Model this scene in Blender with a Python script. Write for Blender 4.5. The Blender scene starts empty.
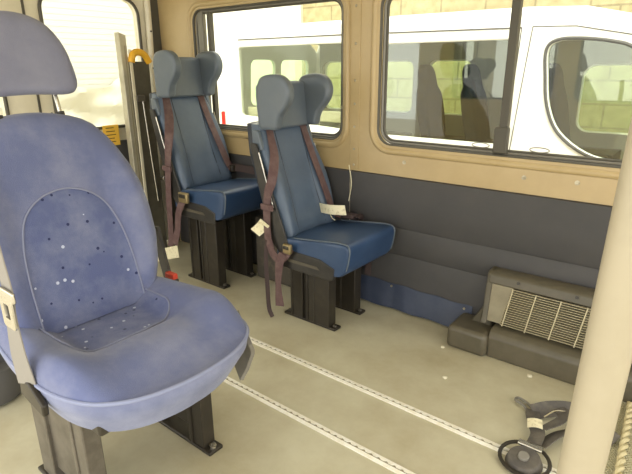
import bpy, bmesh, math, random
from mathutils import Vector, Matrix, noise
random.seed(7)
S = bpy.context.scene
C = S.collection
PI = math.pi

# ------------------------------------------------------------------ camera
cd = bpy.data.cameras.new('camera')
cam = bpy.data.objects.new('camera', cd); C.objects.link(cam)
cd.sensor_fit = 'HORIZONTAL'; cd.sensor_width = 36.0
cd.lens = 36.0 * 514.4 / 632.0
cd.clip_start = 0.02
yaw, pitch, roll = math.radians(38.71), math.radians(18.276), math.radians(-0.38)
d = Vector((-math.sin(yaw)*math.cos(pitch), math.cos(yaw)*math.cos(pitch), -math.sin(pitch)))
r_ = Vector((math.cos(yaw), math.sin(yaw), 0)); u_ = r_.cross(d)
rr = r_*math.cos(roll) + u_*math.sin(roll); uu = u_*math.cos(roll) - r_*math.sin(roll)
M = Matrix((rr, uu, -d)).transposed().to_4x4()
M.translation = Vector((0, 0, 1.25))
cam.matrix_world = M
S.camera = cam

# ------------------------------------------------------------------ world, sun, exposure
w = bpy.data.worlds.new('daylight'); S.world = w; w.use_nodes = True
bg = w.node_tree.nodes['Background']
bg.inputs[0].default_value = (1.0, 0.985, 0.935, 1)
bg.inputs[1].default_value = 1.5
sd = bpy.data.lights.new('sun', 'SUN'); sd.energy = 1.6; sd.angle = math.radians(3); sd.color = (1, .95, .84)
sun = bpy.data.objects.new('sun', sd); C.objects.link(sun)
sv = Vector((-0.25, 0.42, -1.0)).normalized()
sun.rotation_euler = sv.to_track_quat('-Z', 'Y').to_euler(); sun.location = (2, -4, 9)
S.view_settings.view_transform = 'Standard'; S.view_settings.look = 'None'
S.view_settings.gamma = 1.0; S.view_settings.use_curve_mapping = False
S.view_settings.exposure = 1.0
S.cycles.transparent_max_bounces = 16
S.cycles.max_bounces = 10

# ------------------------------------------------------------------ materials
def lin(c):
    return tuple(((x/255)/12.92 if x/255 <= .04045 else ((x/255+.055)/1.055)**2.4) for x in c) + (1,)

def mat(name, rgb, rough=.6, metal=0., spec=.5, var=None, vscale=4., vlo=.4, vhi=.65, bump=0., bscale=200., sheen=0., coat=0.):
    """base colour, optional second colour mixed in by noise (dust, wear), optional fine bump"""
    m = bpy.data.materials.new(name); m.use_nodes = True
    nt = m.node_tree; b = nt.nodes['Principled BSDF']
    b.inputs['Base Color'].default_value = lin(rgb)
    b.inputs['Roughness'].default_value = rough; b.inputs['Metallic'].default_value = metal
    b.inputs['Specular IOR Level'].default_value = spec
    if sheen: b.inputs['Sheen Weight'].default_value = sheen; b.inputs['Sheen Roughness'].default_value = .4
    if coat: b.inputs['Coat Weight'].default_value = coat
    if var or bump: tc = nt.nodes.new('ShaderNodeTexCoord')
    if var:
        n = nt.nodes.new('ShaderNodeTexNoise'); n.inputs['Scale'].default_value = vscale; n.inputs['Detail'].default_value = 6; n.inputs['Roughness'].default_value = .65
        nt.links.new(tc.outputs['Object'], n.inputs['Vector'])
        rp = nt.nodes.new('ShaderNodeValToRGB')
        rp.color_ramp.elements[0].position = vlo; rp.color_ramp.elements[0].color = lin(rgb)
        rp.color_ramp.elements[1].position = vhi; rp.color_ramp.elements[1].color = lin(var)
        nt.links.new(n.outputs['Fac'], rp.inputs['Fac']); nt.links.new(rp.outputs['Color'], b.inputs['Base Color'])
    if bump:
        n2 = nt.nodes.new('ShaderNodeTexNoise'); n2.inputs['Scale'].default_value = bscale; n2.inputs['Detail'].default_value = 3
        nt.links.new(tc.outputs['Object'], n2.inputs['Vector'])
        bp = nt.nodes.new('ShaderNodeBump'); bp.inputs['Strength'].default_value = bump; bp.inputs['Distance'].default_value = .002
        nt.links.new(n2.outputs['Fac'], bp.inputs['Height']); nt.links.new(bp.outputs['Normal'], b.inputs['Normal'])
    return m

def add_flecks(m, col_a, col_b, scale=28., size=.16):
    """scattered little woven flecks, two colours, over a material's base colour"""
    nt = m.node_tree; b = nt.nodes['Principled BSDF']
    src = b.inputs['Base Color'].links[0].from_socket if b.inputs['Base Color'].links else None
    tc = nt.nodes.new('ShaderNodeTexCoord')
    v = nt.nodes.new('ShaderNodeTexVoronoi'); v.inputs['Scale'].default_value = scale
    nt.links.new(tc.outputs['Object'], v.inputs['Vector'])
    lt = nt.nodes.new('ShaderNodeMath'); lt.operation = 'LESS_THAN'; lt.inputs[1].default_value = size
    nt.links.new(v.outputs['Distance'], lt.inputs[0])
    sep = nt.nodes.new('ShaderNodeSeparateColor'); nt.links.new(v.outputs['Color'], sep.inputs[0])
    g = nt.nodes.new('ShaderNodeMath'); g.operation = 'GREATER_THAN'; g.inputs[1].default_value = .5
    nt.links.new(sep.outputs[0], g.inputs[0])
    keep = nt.nodes.new('ShaderNodeMath'); keep.operation = 'GREATER_THAN'; keep.inputs[1].default_value = .35
    nt.links.new(sep.outputs[1], keep.inputs[0])
    mul = nt.nodes.new('ShaderNodeMath'); mul.operation = 'MULTIPLY'
    nt.links.new(lt.outputs[0], mul.inputs[0]); nt.links.new(keep.outputs[0], mul.inputs[1])
    mc = nt.nodes.new('ShaderNodeMix'); mc.data_type = 'RGBA'
    mc.inputs['A'].default_value = lin(col_a); mc.inputs['B'].default_value = lin(col_b)
    nt.links.new(g.outputs[0], mc.inputs['Factor'])
    mx = nt.nodes.new('ShaderNodeMix'); mx.data_type = 'RGBA'
    nt.links.new(mul.outputs[0], mx.inputs['Factor'])
    if src: nt.links.new(src, mx.inputs['A'])
    else: mx.inputs['A'].default_value = b.inputs['Base Color'].default_value
    nt.links.new(mc.outputs['Result'], mx.inputs['B'])
    nt.links.new(mx.outputs['Result'], b.inputs['Base Color'])

def glass(name, tint, refl, rough=.02):
    m = bpy.data.materials.new(name); m.use_nodes = True; nt = m.node_tree
    nt.nodes.remove(nt.nodes['Principled BSDF'])
    out = nt.nodes['Material Output']
    t = nt.nodes.new('ShaderNodeBsdfTransparent'); t.inputs[0].default_value = tint + (1,)
    g = nt.nodes.new('ShaderNodeBsdfGlossy'); g.inputs['Roughness'].default_value = rough
    mx = nt.nodes.new('ShaderNodeMixShader'); mx.inputs[0].default_value = refl
    nt.links.new(t.outputs[0], mx.inputs[1]); nt.links.new(g.outputs[0], mx.inputs[2]); nt.links.new(mx.outputs[0], out.inputs[0])
    return m

def brick_mat(name, c1, c2, mortar, bw, bh, scale=1., swap=None):
    m = mat(name, c1, .9); nt = m.node_tree; b = nt.nodes['Principled BSDF']
    tc = nt.nodes.new('ShaderNodeTexCoord'); mp = nt.nodes.new('ShaderNodeMapping'); mp.inputs['Rotation'].default_value = (PI/2, 0, 0)
    nt.links.new(tc.outputs['Object'], mp.inputs['Vector'])
    br = nt.nodes.new('ShaderNodeTexBrick'); br.inputs['Scale'].default_value = scale
    br.inputs['Brick Width'].default_value = bw; br.inputs['Row Height'].default_value = bh; br.inputs['Mortar Size'].default_value = .012
    br.inputs['Color1'].default_value = lin(c1); br.inputs['Color2'].default_value = lin(c2); br.inputs['Mortar'].default_value = lin(mortar)
    nt.links.new(mp.outputs[0], br.inputs['Vector'])
    n = nt.nodes.new('ShaderNodeTexNoise'); n.inputs['Scale'].default_value = 9; n.inputs['Detail'].default_value = 8
    nt.links.new(tc.outputs['Object'], n.inputs['Vector'])
    mx = nt.nodes.new('ShaderNodeMix'); mx.data_type = 'RGBA'; mx.blend_type = 'SOFT_LIGHT'; mx.inputs['Factor'].default_value = .7
    nt.links.new(br.outputs['Color'], mx.inputs['A']); nt.links.new(n.outputs['Fac'], mx.inputs['B'])
    nt.links.new(mx.outputs['Result'], b.inputs['Base Color'])
    return m

m_floor = mat('vinyl_floor', (202, 197, 171), .5, var=(170, 159, 128), vscale=1.9, vlo=.38, vhi=.72, bump=.15, bscale=350)
m_tan = mat('tan_painted_metal', (184, 162, 118), .38, var=(174, 152, 108), vscale=3, bump=.04, bscale=60)
m_lining = mat('dark_lining', (66, 65, 65), .62, var=(73, 71, 70), vscale=3, bump=.25, bscale=260)
m_skirt = mat('blue_skirt_vinyl', (54, 62, 82), .45, var=(68, 75, 92), vscale=6, bump=.1)
m_cream = mat('cream_painted_metal', (226, 219, 196), .45, var=(214, 206, 180), vscale=4)
m_seal = mat('black_rubber', (80, 76, 65), .55)
m_track = mat('window_track_grey', (120, 116, 106), .4, .3)
m_alu = mat('aluminium', (196, 188, 164), .36, .75, var=(160, 150, 126), vscale=40)
m_rail = mat('pale_track_aluminium', (250, 247, 236), .4, 0, var=(236, 230, 210), vscale=30)
m_rampe = mat('brushed_ramp_edge', (190, 184, 162), .4, .4, var=(172, 165, 142), vscale=9)
m_ramp = mat('dark_ramp_deck', (92, 87, 72), .6, var=(78, 73, 60), vscale=8)
m_slot2 = mat('frame_slot_dark', (84, 78, 66), .5)
m_slot = mat('track_slot_dark', (150, 141, 116), .8)
m_black = mat('black_painted_steel', (50, 45, 37), .42, .2, var=(66, 60, 50), vscale=14, vlo=.5, vhi=.8)
m_blackp = mat('black_plastic', (40, 38, 36), .45, var=(56, 53, 48), vscale=10)
m_vinyl = mat('navy_vinyl', (44, 66, 98), .38, spec=.5, var=(54, 76, 108), vscale=5, bump=.12, bscale=220)
m_vinylbk = mat('navy_vinyl_sky_sheen', (76, 91, 110), .36, spec=.5, var=(86, 100, 118), vscale=5, bump=.12, bscale=220)  # the navy vinyl again, greyed on the backrest to paint in reflected sky
m_vinylg = mat('slate_trim_sky_sheen_vinyl', (92, 102, 112), .36, spec=.5, var=(102, 110, 118), vscale=5, bump=.12, bscale=220)  # headrest vinyl greyed by painted-in sky reflection; also plain grey of guides and piping
m_vinylb = mat('seat_back_shell', (40, 46, 58), .5)
m_belt = mat('maroon_webbing', (88, 64, 64), .7, var=(106, 84, 80), vscale=25, bump=.5, bscale=500)
m_lap = mat('dark_webbing', (66, 52, 50), .75, bump=.5, bscale=500)
m_tag = mat('cream_tag', (232, 224, 190), .6, var=(206, 196, 160), vscale=60, vlo=.52, vhi=.62)
m_brass = mat('dull_buckle_metal', (150, 134, 98), .4, .7)
m_chrome = mat('bright_metal', (206, 202, 190), .25, .9)
m_fab = mat('blue_velour', (102, 110, 146), .85, spec=.2, var=(136, 141, 166), vscale=5, vlo=.42, vhi=.78, bump=.6, bscale=420, sheen=.25)
m_fabp = mat('blue_velour_panel', (92, 101, 140), .85, spec=.2, var=(130, 136, 162), vscale=6, vlo=.42, vhi=.75, bump=.6, bscale=420, sheen=.25)
add_flecks(m_fabp, (48, 56, 92), (186, 194, 214), 34., .17)
m_fabh = mat('grey_blue_velour', (124, 126, 146), .85, spec=.2, var=(136, 138, 156), vscale=4, bump=.6, bscale=420, sheen=.2)
m_fabside = mat('light_blue_side_cloth', (112, 119, 150), .75, spec=.3, var=(136, 142, 170), vscale=5, bump=.4, bscale=300, sheen=.2)
m_seam = mat('seam_piping', (134, 139, 164), .8)
m_pipe = mat('pale_piping', (136, 143, 172), .7)
m_greyp = mat('grey_plastic', (122, 118, 110), .5, var=(130, 126, 116), vscale=8)
m_beltg = mat('pale_grey_webbing', (146, 141, 132), .75, bump=.4, bscale=500)
m_pedg = mat('grey_steel', (112, 106, 96), .42, .4, var=(90, 84, 74), vscale=12)
m_red = mat('red_button', (206, 70, 50), .4)
m_pole = mat('beige_powder_coat', (170, 160, 136), .38, spec=.5, var=(162, 152, 128), vscale=6)
m_heat = mat('heater_casing', (82, 77, 62), .45, var=(95, 88, 72), vscale=7, bump=.1, bscale=180)
m_heatl = mat('heater_inner_plate', (142, 134, 110), .45, var=(128, 120, 98), vscale=12)
m_grill = mat('grill_steel', (196, 186, 156), .35, .5)
m_cavity = mat('heater_cavity', (46, 42, 34), .8)
m_wheelbox = mat('scuffed_dark_box', (72, 66, 56), .65, var=(112, 102, 84), vscale=16, vlo=.5, vhi=.85)
m_yellow = mat('yellow_plastic', (234, 178, 48), .45)
m_yellowl = mat('yellow_label', (238, 190, 70), .6)
m_ink = mat('label_ink', (60, 50, 30), .8)
m_strapg = mat('grey_black_webbing', (84, 80, 76), .75, var=(108, 102, 92), vscale=20, bump=.5, bscale=500)
m_white = mat('white_paint', (246, 246, 240), .3, spec=.5)
m_vanin = mat('van_interior_grey', (150, 148, 134), .8)
m_vanseat = mat('van_seat_cloth', (34, 40, 42), .8)
m_trimk = mat('van_trim_dark', (74, 72, 64), .5)
m_gut = mat('van_seam', (90, 88, 80), .7)
m_tail = mat('tail_lamp_red', (214, 40, 30), .3)
m_build = mat('white_render', (246, 243, 228), .9)
m_shut = mat('white_shutter', (220, 219, 208), .7)
m_tarp = mat('white_sheet', (208, 204, 184), .85, var=(184, 156, 92), vscale=1.9, vlo=.56, vhi=.74)
m_stone = brick_mat('sandstone_blocks', (184, 172, 130), (176, 163, 122), (150, 138, 102), .62, .27)
m_ground = mat('yard_concrete', (180, 172, 152), .9, var=(160, 152, 134), vscale=2)
m_dirt = mat('paper_scrap', (226, 220, 196), .8)
m_tub = mat('dark_grey_rubber', (84, 82, 80), .6)
m_rope = mat('beige_rope', (204, 192, 150), .8)
g_own = glass('clear_glass', (.97, .98, .95), .018)
g_van = glass('tinted_glass', (.90, .93, .86), .11)
g_vanfar = glass('green_glass', (.85, .96, .82), .03)

def tread_mat():
    m = mat('tread_rubber', (190, 184, 152), .55); nt = m.node_tree; b = nt.nodes['Principled BSDF']
    tc = nt.nodes.new('ShaderNodeTexCoord'); ws = []
    for a in (PI/4, -PI/4):
        mp = nt.nodes.new('ShaderNodeMapping'); mp.inputs['Rotation'].default_value = (0, 0, a); nt.links.new(tc.outputs['Object'], mp.inputs[0])
        wv = nt.nodes.new('ShaderNodeTexWave'); wv.inputs['Scale'].default_value = 32; nt.links.new(mp.outputs[0], wv.inputs['Vector']); ws.append(wv)
    mn = nt.nodes.new('ShaderNodeMath'); mn.operation = 'MULTIPLY'
    nt.links.new(ws[0].outputs['Fac'], mn.inputs[0]); nt.links.new(ws[1].outputs['Fac'], mn.inputs[1])
    bp = nt.nodes.new('ShaderNodeBump'); bp.inputs['Strength'].default_value = 1; bp.inputs['Distance'].default_value = .004
    nt.links.new(mn.outputs[0], bp.inputs['Height']); nt.links.new(bp.outputs['Normal'], b.inputs['Normal'])
    return m
m_tread = tread_mat()

# ------------------------------------------------------------------ mesh helpers
def obj(name, bm, m, parent=None, smooth=True, sub=0, bev=0., angle=40):
    bmesh.ops.recalc_face_normals(bm, faces=bm.faces)
    me = bpy.data.meshes.new(name); bm.to_mesh(me); bm.free()
    o = bpy.data.objects.new(name, me); C.objects.link(o)
    me.materials.append(m)
    if parent is not None: o.parent = parent
    if smooth:
        me.polygons.foreach_set('use_smooth', [True]*len(me.polygons))
        try: me.set_sharp_from_angle(angle=math.radians(angle))
        except Exception: pass
    if bev:
        b = o.modifiers.new('bevel', 'BEVEL'); b.width = bev; b.segments = 3; b.limit_method = 'ANGLE'; b.angle_limit = math.radians(35)
    if sub:
        s = o.modifiers.new('subd', 'SUBSURF'); s.levels = s.render_levels = sub
    return o

def thing(name, label, cat, loc=(0, 0, 0), rz=0, group=None):
    o = bpy.data.objects.new(name, None); C.objects.link(o); o.location = loc; o.rotation_euler = (0, 0, rz)
    o.empty_display_size = .1
    return tag(o, label, cat, group)

def tag(o, label, cat, group=None):
    o['label'] = label; o['category'] = cat
    if group: o['group'] = group
    return o

def struct(o, label=None):
    o['kind'] = 'structure'
    if label: o['label'] = label
    return o

def box(bm, x0, x1, y0, y1, z0, z1):
    vs = [bm.verts.new((x, y, z)) for x in (x0, x1) for y in (y0, y1) for z in (z0, z1)]
    for f in ((0, 1, 3, 2), (4, 6, 7, 5), (0, 4, 5, 1), (2, 3, 7, 6), (0, 2, 6, 4), (1, 5, 7, 3)):
        bm.faces.new([vs[i] for i in f])
    return bm
def B(*a): return box(bmesh.new(), *a)

def prism(bm, poly, mp, a, b):
    """polygon (p,q) swept from a to b; mp(p,q,t) -> point"""
    lo = [bm.verts.new(mp(p, q, a)) for p, q in poly]; hi = [bm.verts.new(mp(p, q, b)) for p, q in poly]
    n = len(poly)
    bm.faces.new(lo); bm.faces.new(hi)
    for i in range(n): bm.faces.new((lo[i], lo[(i+1) % n], hi[(i+1) % n], hi[i]))
    return bm
XZ = lambda p, q, t: (p, t, q)
YZ = lambda p, q, t: (t, p, q)
XY = lambda p, q, t: (p, q, t)

def loft(bm, rings, cap=True):
    vr = [[bm.verts.new(p) for p in r] for r in rings]; n = len(rings[0])
    for a, b in zip(vr, vr[1:]):
        for i in range(n): bm.faces.new((a[i], a[(i+1) % n], b[(i+1) % n], b[i]))
    if cap: bm.faces.new(vr[0]); bm.faces.new(vr[-1])
    return bm

def catmull(pts, k=6, closed=False):
    pts = [Vector(p) for p in pts]; n = len(pts); out = []
    rng = range(n) if closed else range(n-1)
    for i in rng:
        p0 = pts[(i-1) % n] if closed or i > 0 else pts[0]*2-pts[1]
        p1 = pts[i]; p2 = pts[(i+1) % n]
        p3 = pts[(i+2) % n] if closed or i+2 < n else pts[-1]*2-pts[-2]
        for j in range(k):
            t = j/k
            out.append(.5*((2*p1)+(p2-p0)*t+(2*p0-5*p1+4*p2-p3)*t*t+(3*p1-p0-3*p2+p3)*t**3))
    if not closed: out.append(pts[-1])
    return out

def tube(bm, pts, r, n=8, closed=False, squash=None):
    pts = [Vector(p) for p in pts]; N = len(pts); rings = []; ref = None
    for i, p in enumerate(pts):
        a = pts[(i-1) % N] if closed or i > 0 else p; b = pts[(i+1) % N] if closed or i < N-1 else p
        t = (b-a).normalized()
        if ref is None:
            ref = Vector((0, 0, 1)) if abs(t.z) < .8 else Vector((1, 0, 0))
        ref = (ref - t*ref.dot(t)).normalized(); s = t.cross(ref)
        rad = r[i] if isinstance(r, (list, tuple)) else r
        rings.append([p + ref*math.cos(2*PI*k/n)*rad + s*math.sin(2*PI*k/n)*rad for k in range(n)])
    if closed:
        vr = [[bm.verts.new(p) for p in q] for q in rings]
        for i in range(N):
            a, b = vr[i], vr[(i+1) % N]
            for k in range(n): bm.faces.new((a[k], a[(k+1) % n], b[(k+1) % n], b[k]))
    else: loft(bm, rings)
    return bm
def T(*a, **k): return tube(bmesh.new(), *a, **k)

def ribbon(bm, pts, wd, w=.045, t=.003, k=6):
    """flat webbing along pts; wd: width direction, or one per point"""
    q = catmull(pts, k); n = len(q)
    if isinstance(wd, (list,)):
        ws = catmull(wd, k)
    else: ws = [Vector(wd)]*n
    rings = []
    for i, p in enumerate(q):
        tg = (q[min(i+1, n-1)]-q[max(i-1, 0)]).normalized()
        wv = (ws[i]-tg*ws[i].dot(tg)).normalized(); nn = tg.cross(wv)
        rings.append([p+wv*w/2+nn*t/2, p-wv*w/2+nn*t/2, p-wv*w/2-nn*t/2, p+wv*w/2-nn*t/2])
    return loft(bm, rings)
def R(*a, **k): return ribbon(bmesh.new(), *a, **k)

def cyl(bm, c, axis, r, h, n=20, r2=None):
    a = Vector(axis).normalized(); ref = Vector((0, 0, 1)) if abs(a.z) < .8 else Vector((1, 0, 0))
    e = (ref-a*ref.dot(a)).normalized(); f = a.cross(e); c = Vector(c); r2 = r if r2 is None else r2
    return loft(bm, [[c+a*(k*h)+(e*math.cos(2*PI*i/n)+f*math.sin(2*PI*i/n))*rad for i in range(n)] for k, rad in ((0, r), (1, r2))])
def CY(*a, **k): return cyl(bmesh.new(), *a, **k)

def rrect(x0, x1, z0, z1, r, n=7):
    out = []
    for cx, cz, a0 in ((x1-r, z1-r, 0), (x0+r, z1-r, PI/2), (x0+r, z0+r, PI), (x1-r, z0+r, 3*PI/2)):
        for i in range(n): a = a0+PI/2*i/(n-1); out.append((cx+r*math.cos(a), cz+r*math.sin(a)))
    return out

def plate(name, outer, holes, mp, thick, m, parent=None, bevel=0.):
    """a flat sheet with holes, given thickness; mp maps (p, q, depth) into space"""
    cu = bpy.data.curves.new('tmp', 'CURVE'); cu.dimensions = '2D'; cu.fill_mode = 'BOTH'; cu.extrude = thick/2-bevel; cu.bevel_depth = bevel; cu.bevel_resolution = 2
    for poly in [outer]+holes:
        sp = cu.splines.new('POLY'); sp.points.add(len(poly)-1); sp.use_cyclic_u = True
        for i, (p, q) in enumerate(poly): sp.points[i].co = (p, q, 0, 1)
    to = bpy.data.objects.new('tmp', cu); C.objects.link(to)
    me = bpy.data.meshes.new_from_object(to.evaluated_get(bpy.context.evaluated_depsgraph_get()))
    bpy.data.objects.remove(to); bpy.data.curves.remove(cu)
    bm = bmesh.new(); bm.from_mesh(me); bpy.data.meshes.remove(me)
    bmesh.ops.remove_doubles(bm, verts=bm.verts, dist=1e-5)
    for v in bm.verts: v.co = Vector(mp(v.co.x, v.co.y, v.co.z))
    return obj(name, bm, m, parent, angle=30)

def pillow(outl, cf, cb, Tf, Tb, mp, ff=None, fb=None, s0=.8, rings=6, edge=5):
    """closed padded shape: outline (a,b); front at cf+Tf, back at cb-Tb, rounded rims; ff/fb shape the faces"""
    n = len(outl); ca = sum(p[0] for p in outl)/n; cbb = sum(p[1] for p in outl)/n
    bm = bmesh.new()
    def lv(s, h, front):
        r = []
        for a, b in outl:
            A = ca+(a-ca)*s; Bq = cbb+(b-cbb)*s
            if front: c = cf+Tf*h+(ff(A, Bq)*min(1, h*1.0) if ff else 0)
            else: c = cb-Tb*h-(fb(A, Bq)*h if fb else 0)
            r.append(mp(A, Bq, c))
        return r
    seq = []
    for i in range(1, rings): seq.append(lv(s0*i/rings, 1, True))
    for i in range(edge+1): f = i/edge*PI/2; seq.append(lv(s0+(1-s0)*math.sin(f), math.cos(f), True))
    if abs(cf-cb) < 1e-6: rng = range(1, edge+1)
    else: rng = range(0, edge+1)
    for i in rng: f = PI/2-i/edge*PI/2; seq.append(lv(s0+(1-s0)*math.sin(f), math.cos(f), False))
    for i in range(rings-1, 0, -1): seq.append(lv(s0*i/rings, 1, False))
    loft(bm, seq, cap=False)
    bm.verts.ensure_lookup_table()
    c1 = bm.verts.new(mp(ca, cbb, cf+Tf+(ff(ca, cbb) if ff else 0))); c2 = bm.verts.new(mp(ca, cbb, cb-Tb-(fb(ca, cbb) if fb else 0)))
    bm.verts.ensure_lookup_table()
    tot = len(seq)*n
    for i in range(n):
        bm.faces.new((c1, bm.verts[i], bm.verts[(i+1) % n])); bm.faces.new((c2, bm.verts[tot-n+(i+1) % n], bm.verts[tot-n+i]))
    return bm

def sm(x, a, b):
    t = max(0, min(1, (x-a)/(b-a))); return t*t*(3-2*t)
def interp(tab, x):
    if x <= tab[0][0]: return tab[0][1]
    for (a, va), (b, vb) in zip(tab, tab[1:]):
        if x <= b: return va+(vb-va)*(x-a)/(b-a)
    return tab[-1][1]

# ================================================================== THE SETTING
WY = 2.25
struct(obj('floor', B(-3.3, 1.6, -.05, 2.30, -.05, 0), m_floor, smooth=False))
struct(obj('ceiling', B(-3.3, 1.6, -.5, 2.32, 1.92, 1.97), m_cream, smooth=False))  # unseen; overhang past the open side added to keep sun off the interior

W1 = (-2.80, -1.615, .868, 1.60); W2 = (-1.412, .36, .868, 1.60)
wall = struct(plate('wall_left', [(-3.25, 0), (1.6, 0), (1.6, 1.92), (-3.25, 1.92)],
    [rrect(*W1, .085), rrect(*W2, .085)], lambda p, q, t: (p, WY+.02+t, q), .04, m_tan, bevel=.008))
strip = obj('pillar_strip', B(-1.566, -1.512, WY-.004, WY+.001, .728, 1.7), m_tan, wall, bev=.002)
for z in (.757, .84, .955, 1.07, 1.185, 1.36, 1.532):
    bm = bmesh.new(); bmesh.ops.create_uvsphere(bm, u_segments=12, v_segments=8, radius=.007); bmesh.ops.scale(bm, vec=(1, .6, 1), verts=bm.verts); bmesh.ops.translate(bm, vec=(-1.54, WY-.004, z), verts=bm.verts)
    obj('rivet', bm, m_alu, wall)
for x, z in ((-1.24, .80), (-.66, .795), (-.45, .80), (-2.1, .8), (-1.62, 1.05)):
    bm = bmesh.new(); cyl(bm, (x, WY+.001, z), (0, -1, 0), .010, .004, 14); cyl(bm, (x, WY-.002, z), (0, -1, 0), .005, .006, 6)
    obj('screw', bm, m_alu, wall)

# padded dark lining below the windows, quilted across
def lining(x0, x1):
    prof = [(.004, .726), (.014, .722), (.016, .60), (.015, .47), (.008, .458), (.015, .446), (.018, .385), (.015, .325), (.008, .313), (.015, .300), (.016, .2), (.014, .02), (.004, .005)]
    n = 24; bm = bmesh.new(); rows = []
    for i in range(n+1):
        x = x0+(x1-x0)*i/n
        rows.append([bm.verts.new((x, WY-a-.002*math.sin(x*7+z*3), z)) for a, z in prof])
    for a, b in zip(rows, rows[1:]):
        for k in range(len(prof)-1): bm.faces.new((a[k], a[k+1], b[k+1], b[k]))
    back = [bm.verts.new((x, WY-.0005, z)) for x, z in ((x0, .726), (x1, .726), (x1, .005), (x0, .005))]
    bm.faces.new(back)
    bm.faces.new(rows[0]+[back[3], back[0]]); bm.faces.new(rows[-1]+[back[2], back[1]])
    bm.faces.new([r[0] for r in rows]+[back[1], back[0]]); bm.faces.new([r[-1] for r in rows]+[back[2], back[3]])
    return bm
t1 = struct(obj('trim_1', lining(-3.1, -1.558), m_lining))
t2 = struct(obj('trim_2', lining(-1.552, 1.5), m_lining))
obj('joint_strip', B(-1.558, -1.552, WY-.013, WY-.001, .03, .722), m_alu, t2)

# blue vinyl skirt along the foot of the lining
def skirt():
    bm = bmesh.new(); n = 30; rows = []
    for i in range(n+1):
        x = -1.60+(.78)*i/n; top = .155-.012*(i/n)+.003*math.sin(i*.9)
        rows.append([bm.verts.new((x, y, z)) for y, z in ((WY-.019, top), (WY-.026-.004*math.sin(i*1.3), top*.55), (WY-.036-.006*math.sin(i*.8), .012), (WY-.012, .012), (WY-.014, top))])
    for a, b in zip(rows, rows[1:]):
        for k in range(5): bm.faces.new((a[k], a[(k+1) % 5], b[(k+1) % 5], b[k]))
    bm.faces.new(rows[0]); bm.faces.new(rows[-1])
    return bm
sk = struct(obj('baseboard_left', skirt(), m_skirt))
obj('stud', CY((-1.27, WY-.02, .135), (0, -1, 0), .006, .006, 12), m_alu, sk)
obj('stud', CY((-.86, WY-.02, .125), (0, -1, 0), .006, .006, 12), m_alu, sk)

def window(name, w, bars, panes):
    o = struct(bpy.data.objects.new(name, None)); C.objects.link(o)
    x0, x1, z0, z1 = w
    P3 = lambda q, y: [(a, y, b) for a, b in q]
    bm = bmesh.new()
    outl = rrect(x0-.022, x1+.022, z0-.022, z1+.022, .105, 9)
    tube(bm, P3(outl, WY+.004), .017, 10, closed=True)
    obj('window_lip', bm, m_tan, o)
    obj('rubber_seal', T(P3(rrect(x0+.004, x1-.004, z0+.004, z1-.004, .082, 9), WY+.012), .010, 10, closed=True), m_seal, o)
    obj('window_track', T(P3(rrect(x0+.021, x1-.021, z0+.018, z1-.018, .07, 9), WY+.024), .007, 8, closed=True), m_track, o)
    obj('inner_seal', T(P3(rrect(x0+.031, x1-.031, z0+.028, z1-.028, .062, 9), WY+.032), .007, 8, closed=True), m_seal, o)
    for p0, p1, dy in panes:
        plate('pane', rrect(p0, p1, z0+.015, z1-.015, .055), [], lambda p, q, t: (p, WY+.034+dy+t, q), .004, g_own, o)
    for b0, b1, m in bars:
        obj('divider_bar', B(b0, b1, WY+.018, WY+.05, z0+.02, z1-.02), m, o, bev=.004)
    return o
win1 = window('window_1', W1, [(-2.675, -2.645, m_seal), (-2.765, -2.715, m_track)], [(W1[0]+.015, -2.66, 0), (-2.665, W1[1]-.015, .008)])
win2 = window('window_2', W2, [(-.796, -.760, m_seal)], [(W2[0]+.015, -.775, 0), (-.785, W2[1]-.015, .008)])
obj('latch', B(-.812, -.748, WY+.004, WY+.03, .885, 1.0), m_seal, win2, bev=.008)
for x, pr in ((-.875, win2), (-.62, win2)):
    obj('glass_mark', T([(x+.04*math.cos(a), WY+.0305, .912+.010*math.sin(a)) for a in [2*PI*i/24 for i in range(24)]], .0022, 6, closed=True), m_track, pr)

# rear doors
RX = -3.16
def rdoor(name, y0, y1, hy0, hy1):
    o = struct(plate(name, [(y0, .03), (y1, .03), (y1, 1.85), (y0, 1.85)], [rrect(hy0, hy1, .888, 1.67, .10)], lambda p, q, t: (RX-.02+t, p, q), .05, m_cream, bevel=.006))
    obj('rubber_seal', T([(RX+.012, a, b) for a, b in rrect(hy0+.002, hy1-.002, .890, 1.668, .10, 9)], .010, 10, closed=True), m_seal, o)
    plate('pane', rrect(hy0-.01, hy1+.01, .878, 1.68, .10), [], lambda p, q, t: (RX-.02+t, p, q), .004, g_own, o)
    return o
d1 = rdoor('door_1', 1.40, 2.19, 1.478, 2.105)
obj('lower_panel', B(RX+.004, RX+.03, 1.44, 2.10, .06, .80), m_lining, d1, bev=.01)
d2 = rdoor('door_2', .62, 1.385, .70, 1.215)
obj('lower_panel', B(RX+.004, RX+.03, .66, 1.34, .06, .80), m_lining, d2, bev=.01)
for pr, ys in ((d1, (1.455,)), (d2, (1.335, 1.32))):
    for y in ys:
        for z in (1.0, 1.16, 1.45): obj('screw', CY((RX+.005, y, z), (1, 0, 0), .007, .004, 10), m_black, pr)
obj('door_gap_seal', B(RX-.04, RX+.010, 1.386, 1.399, .03, 1.85), m_seal, d1)

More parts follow.
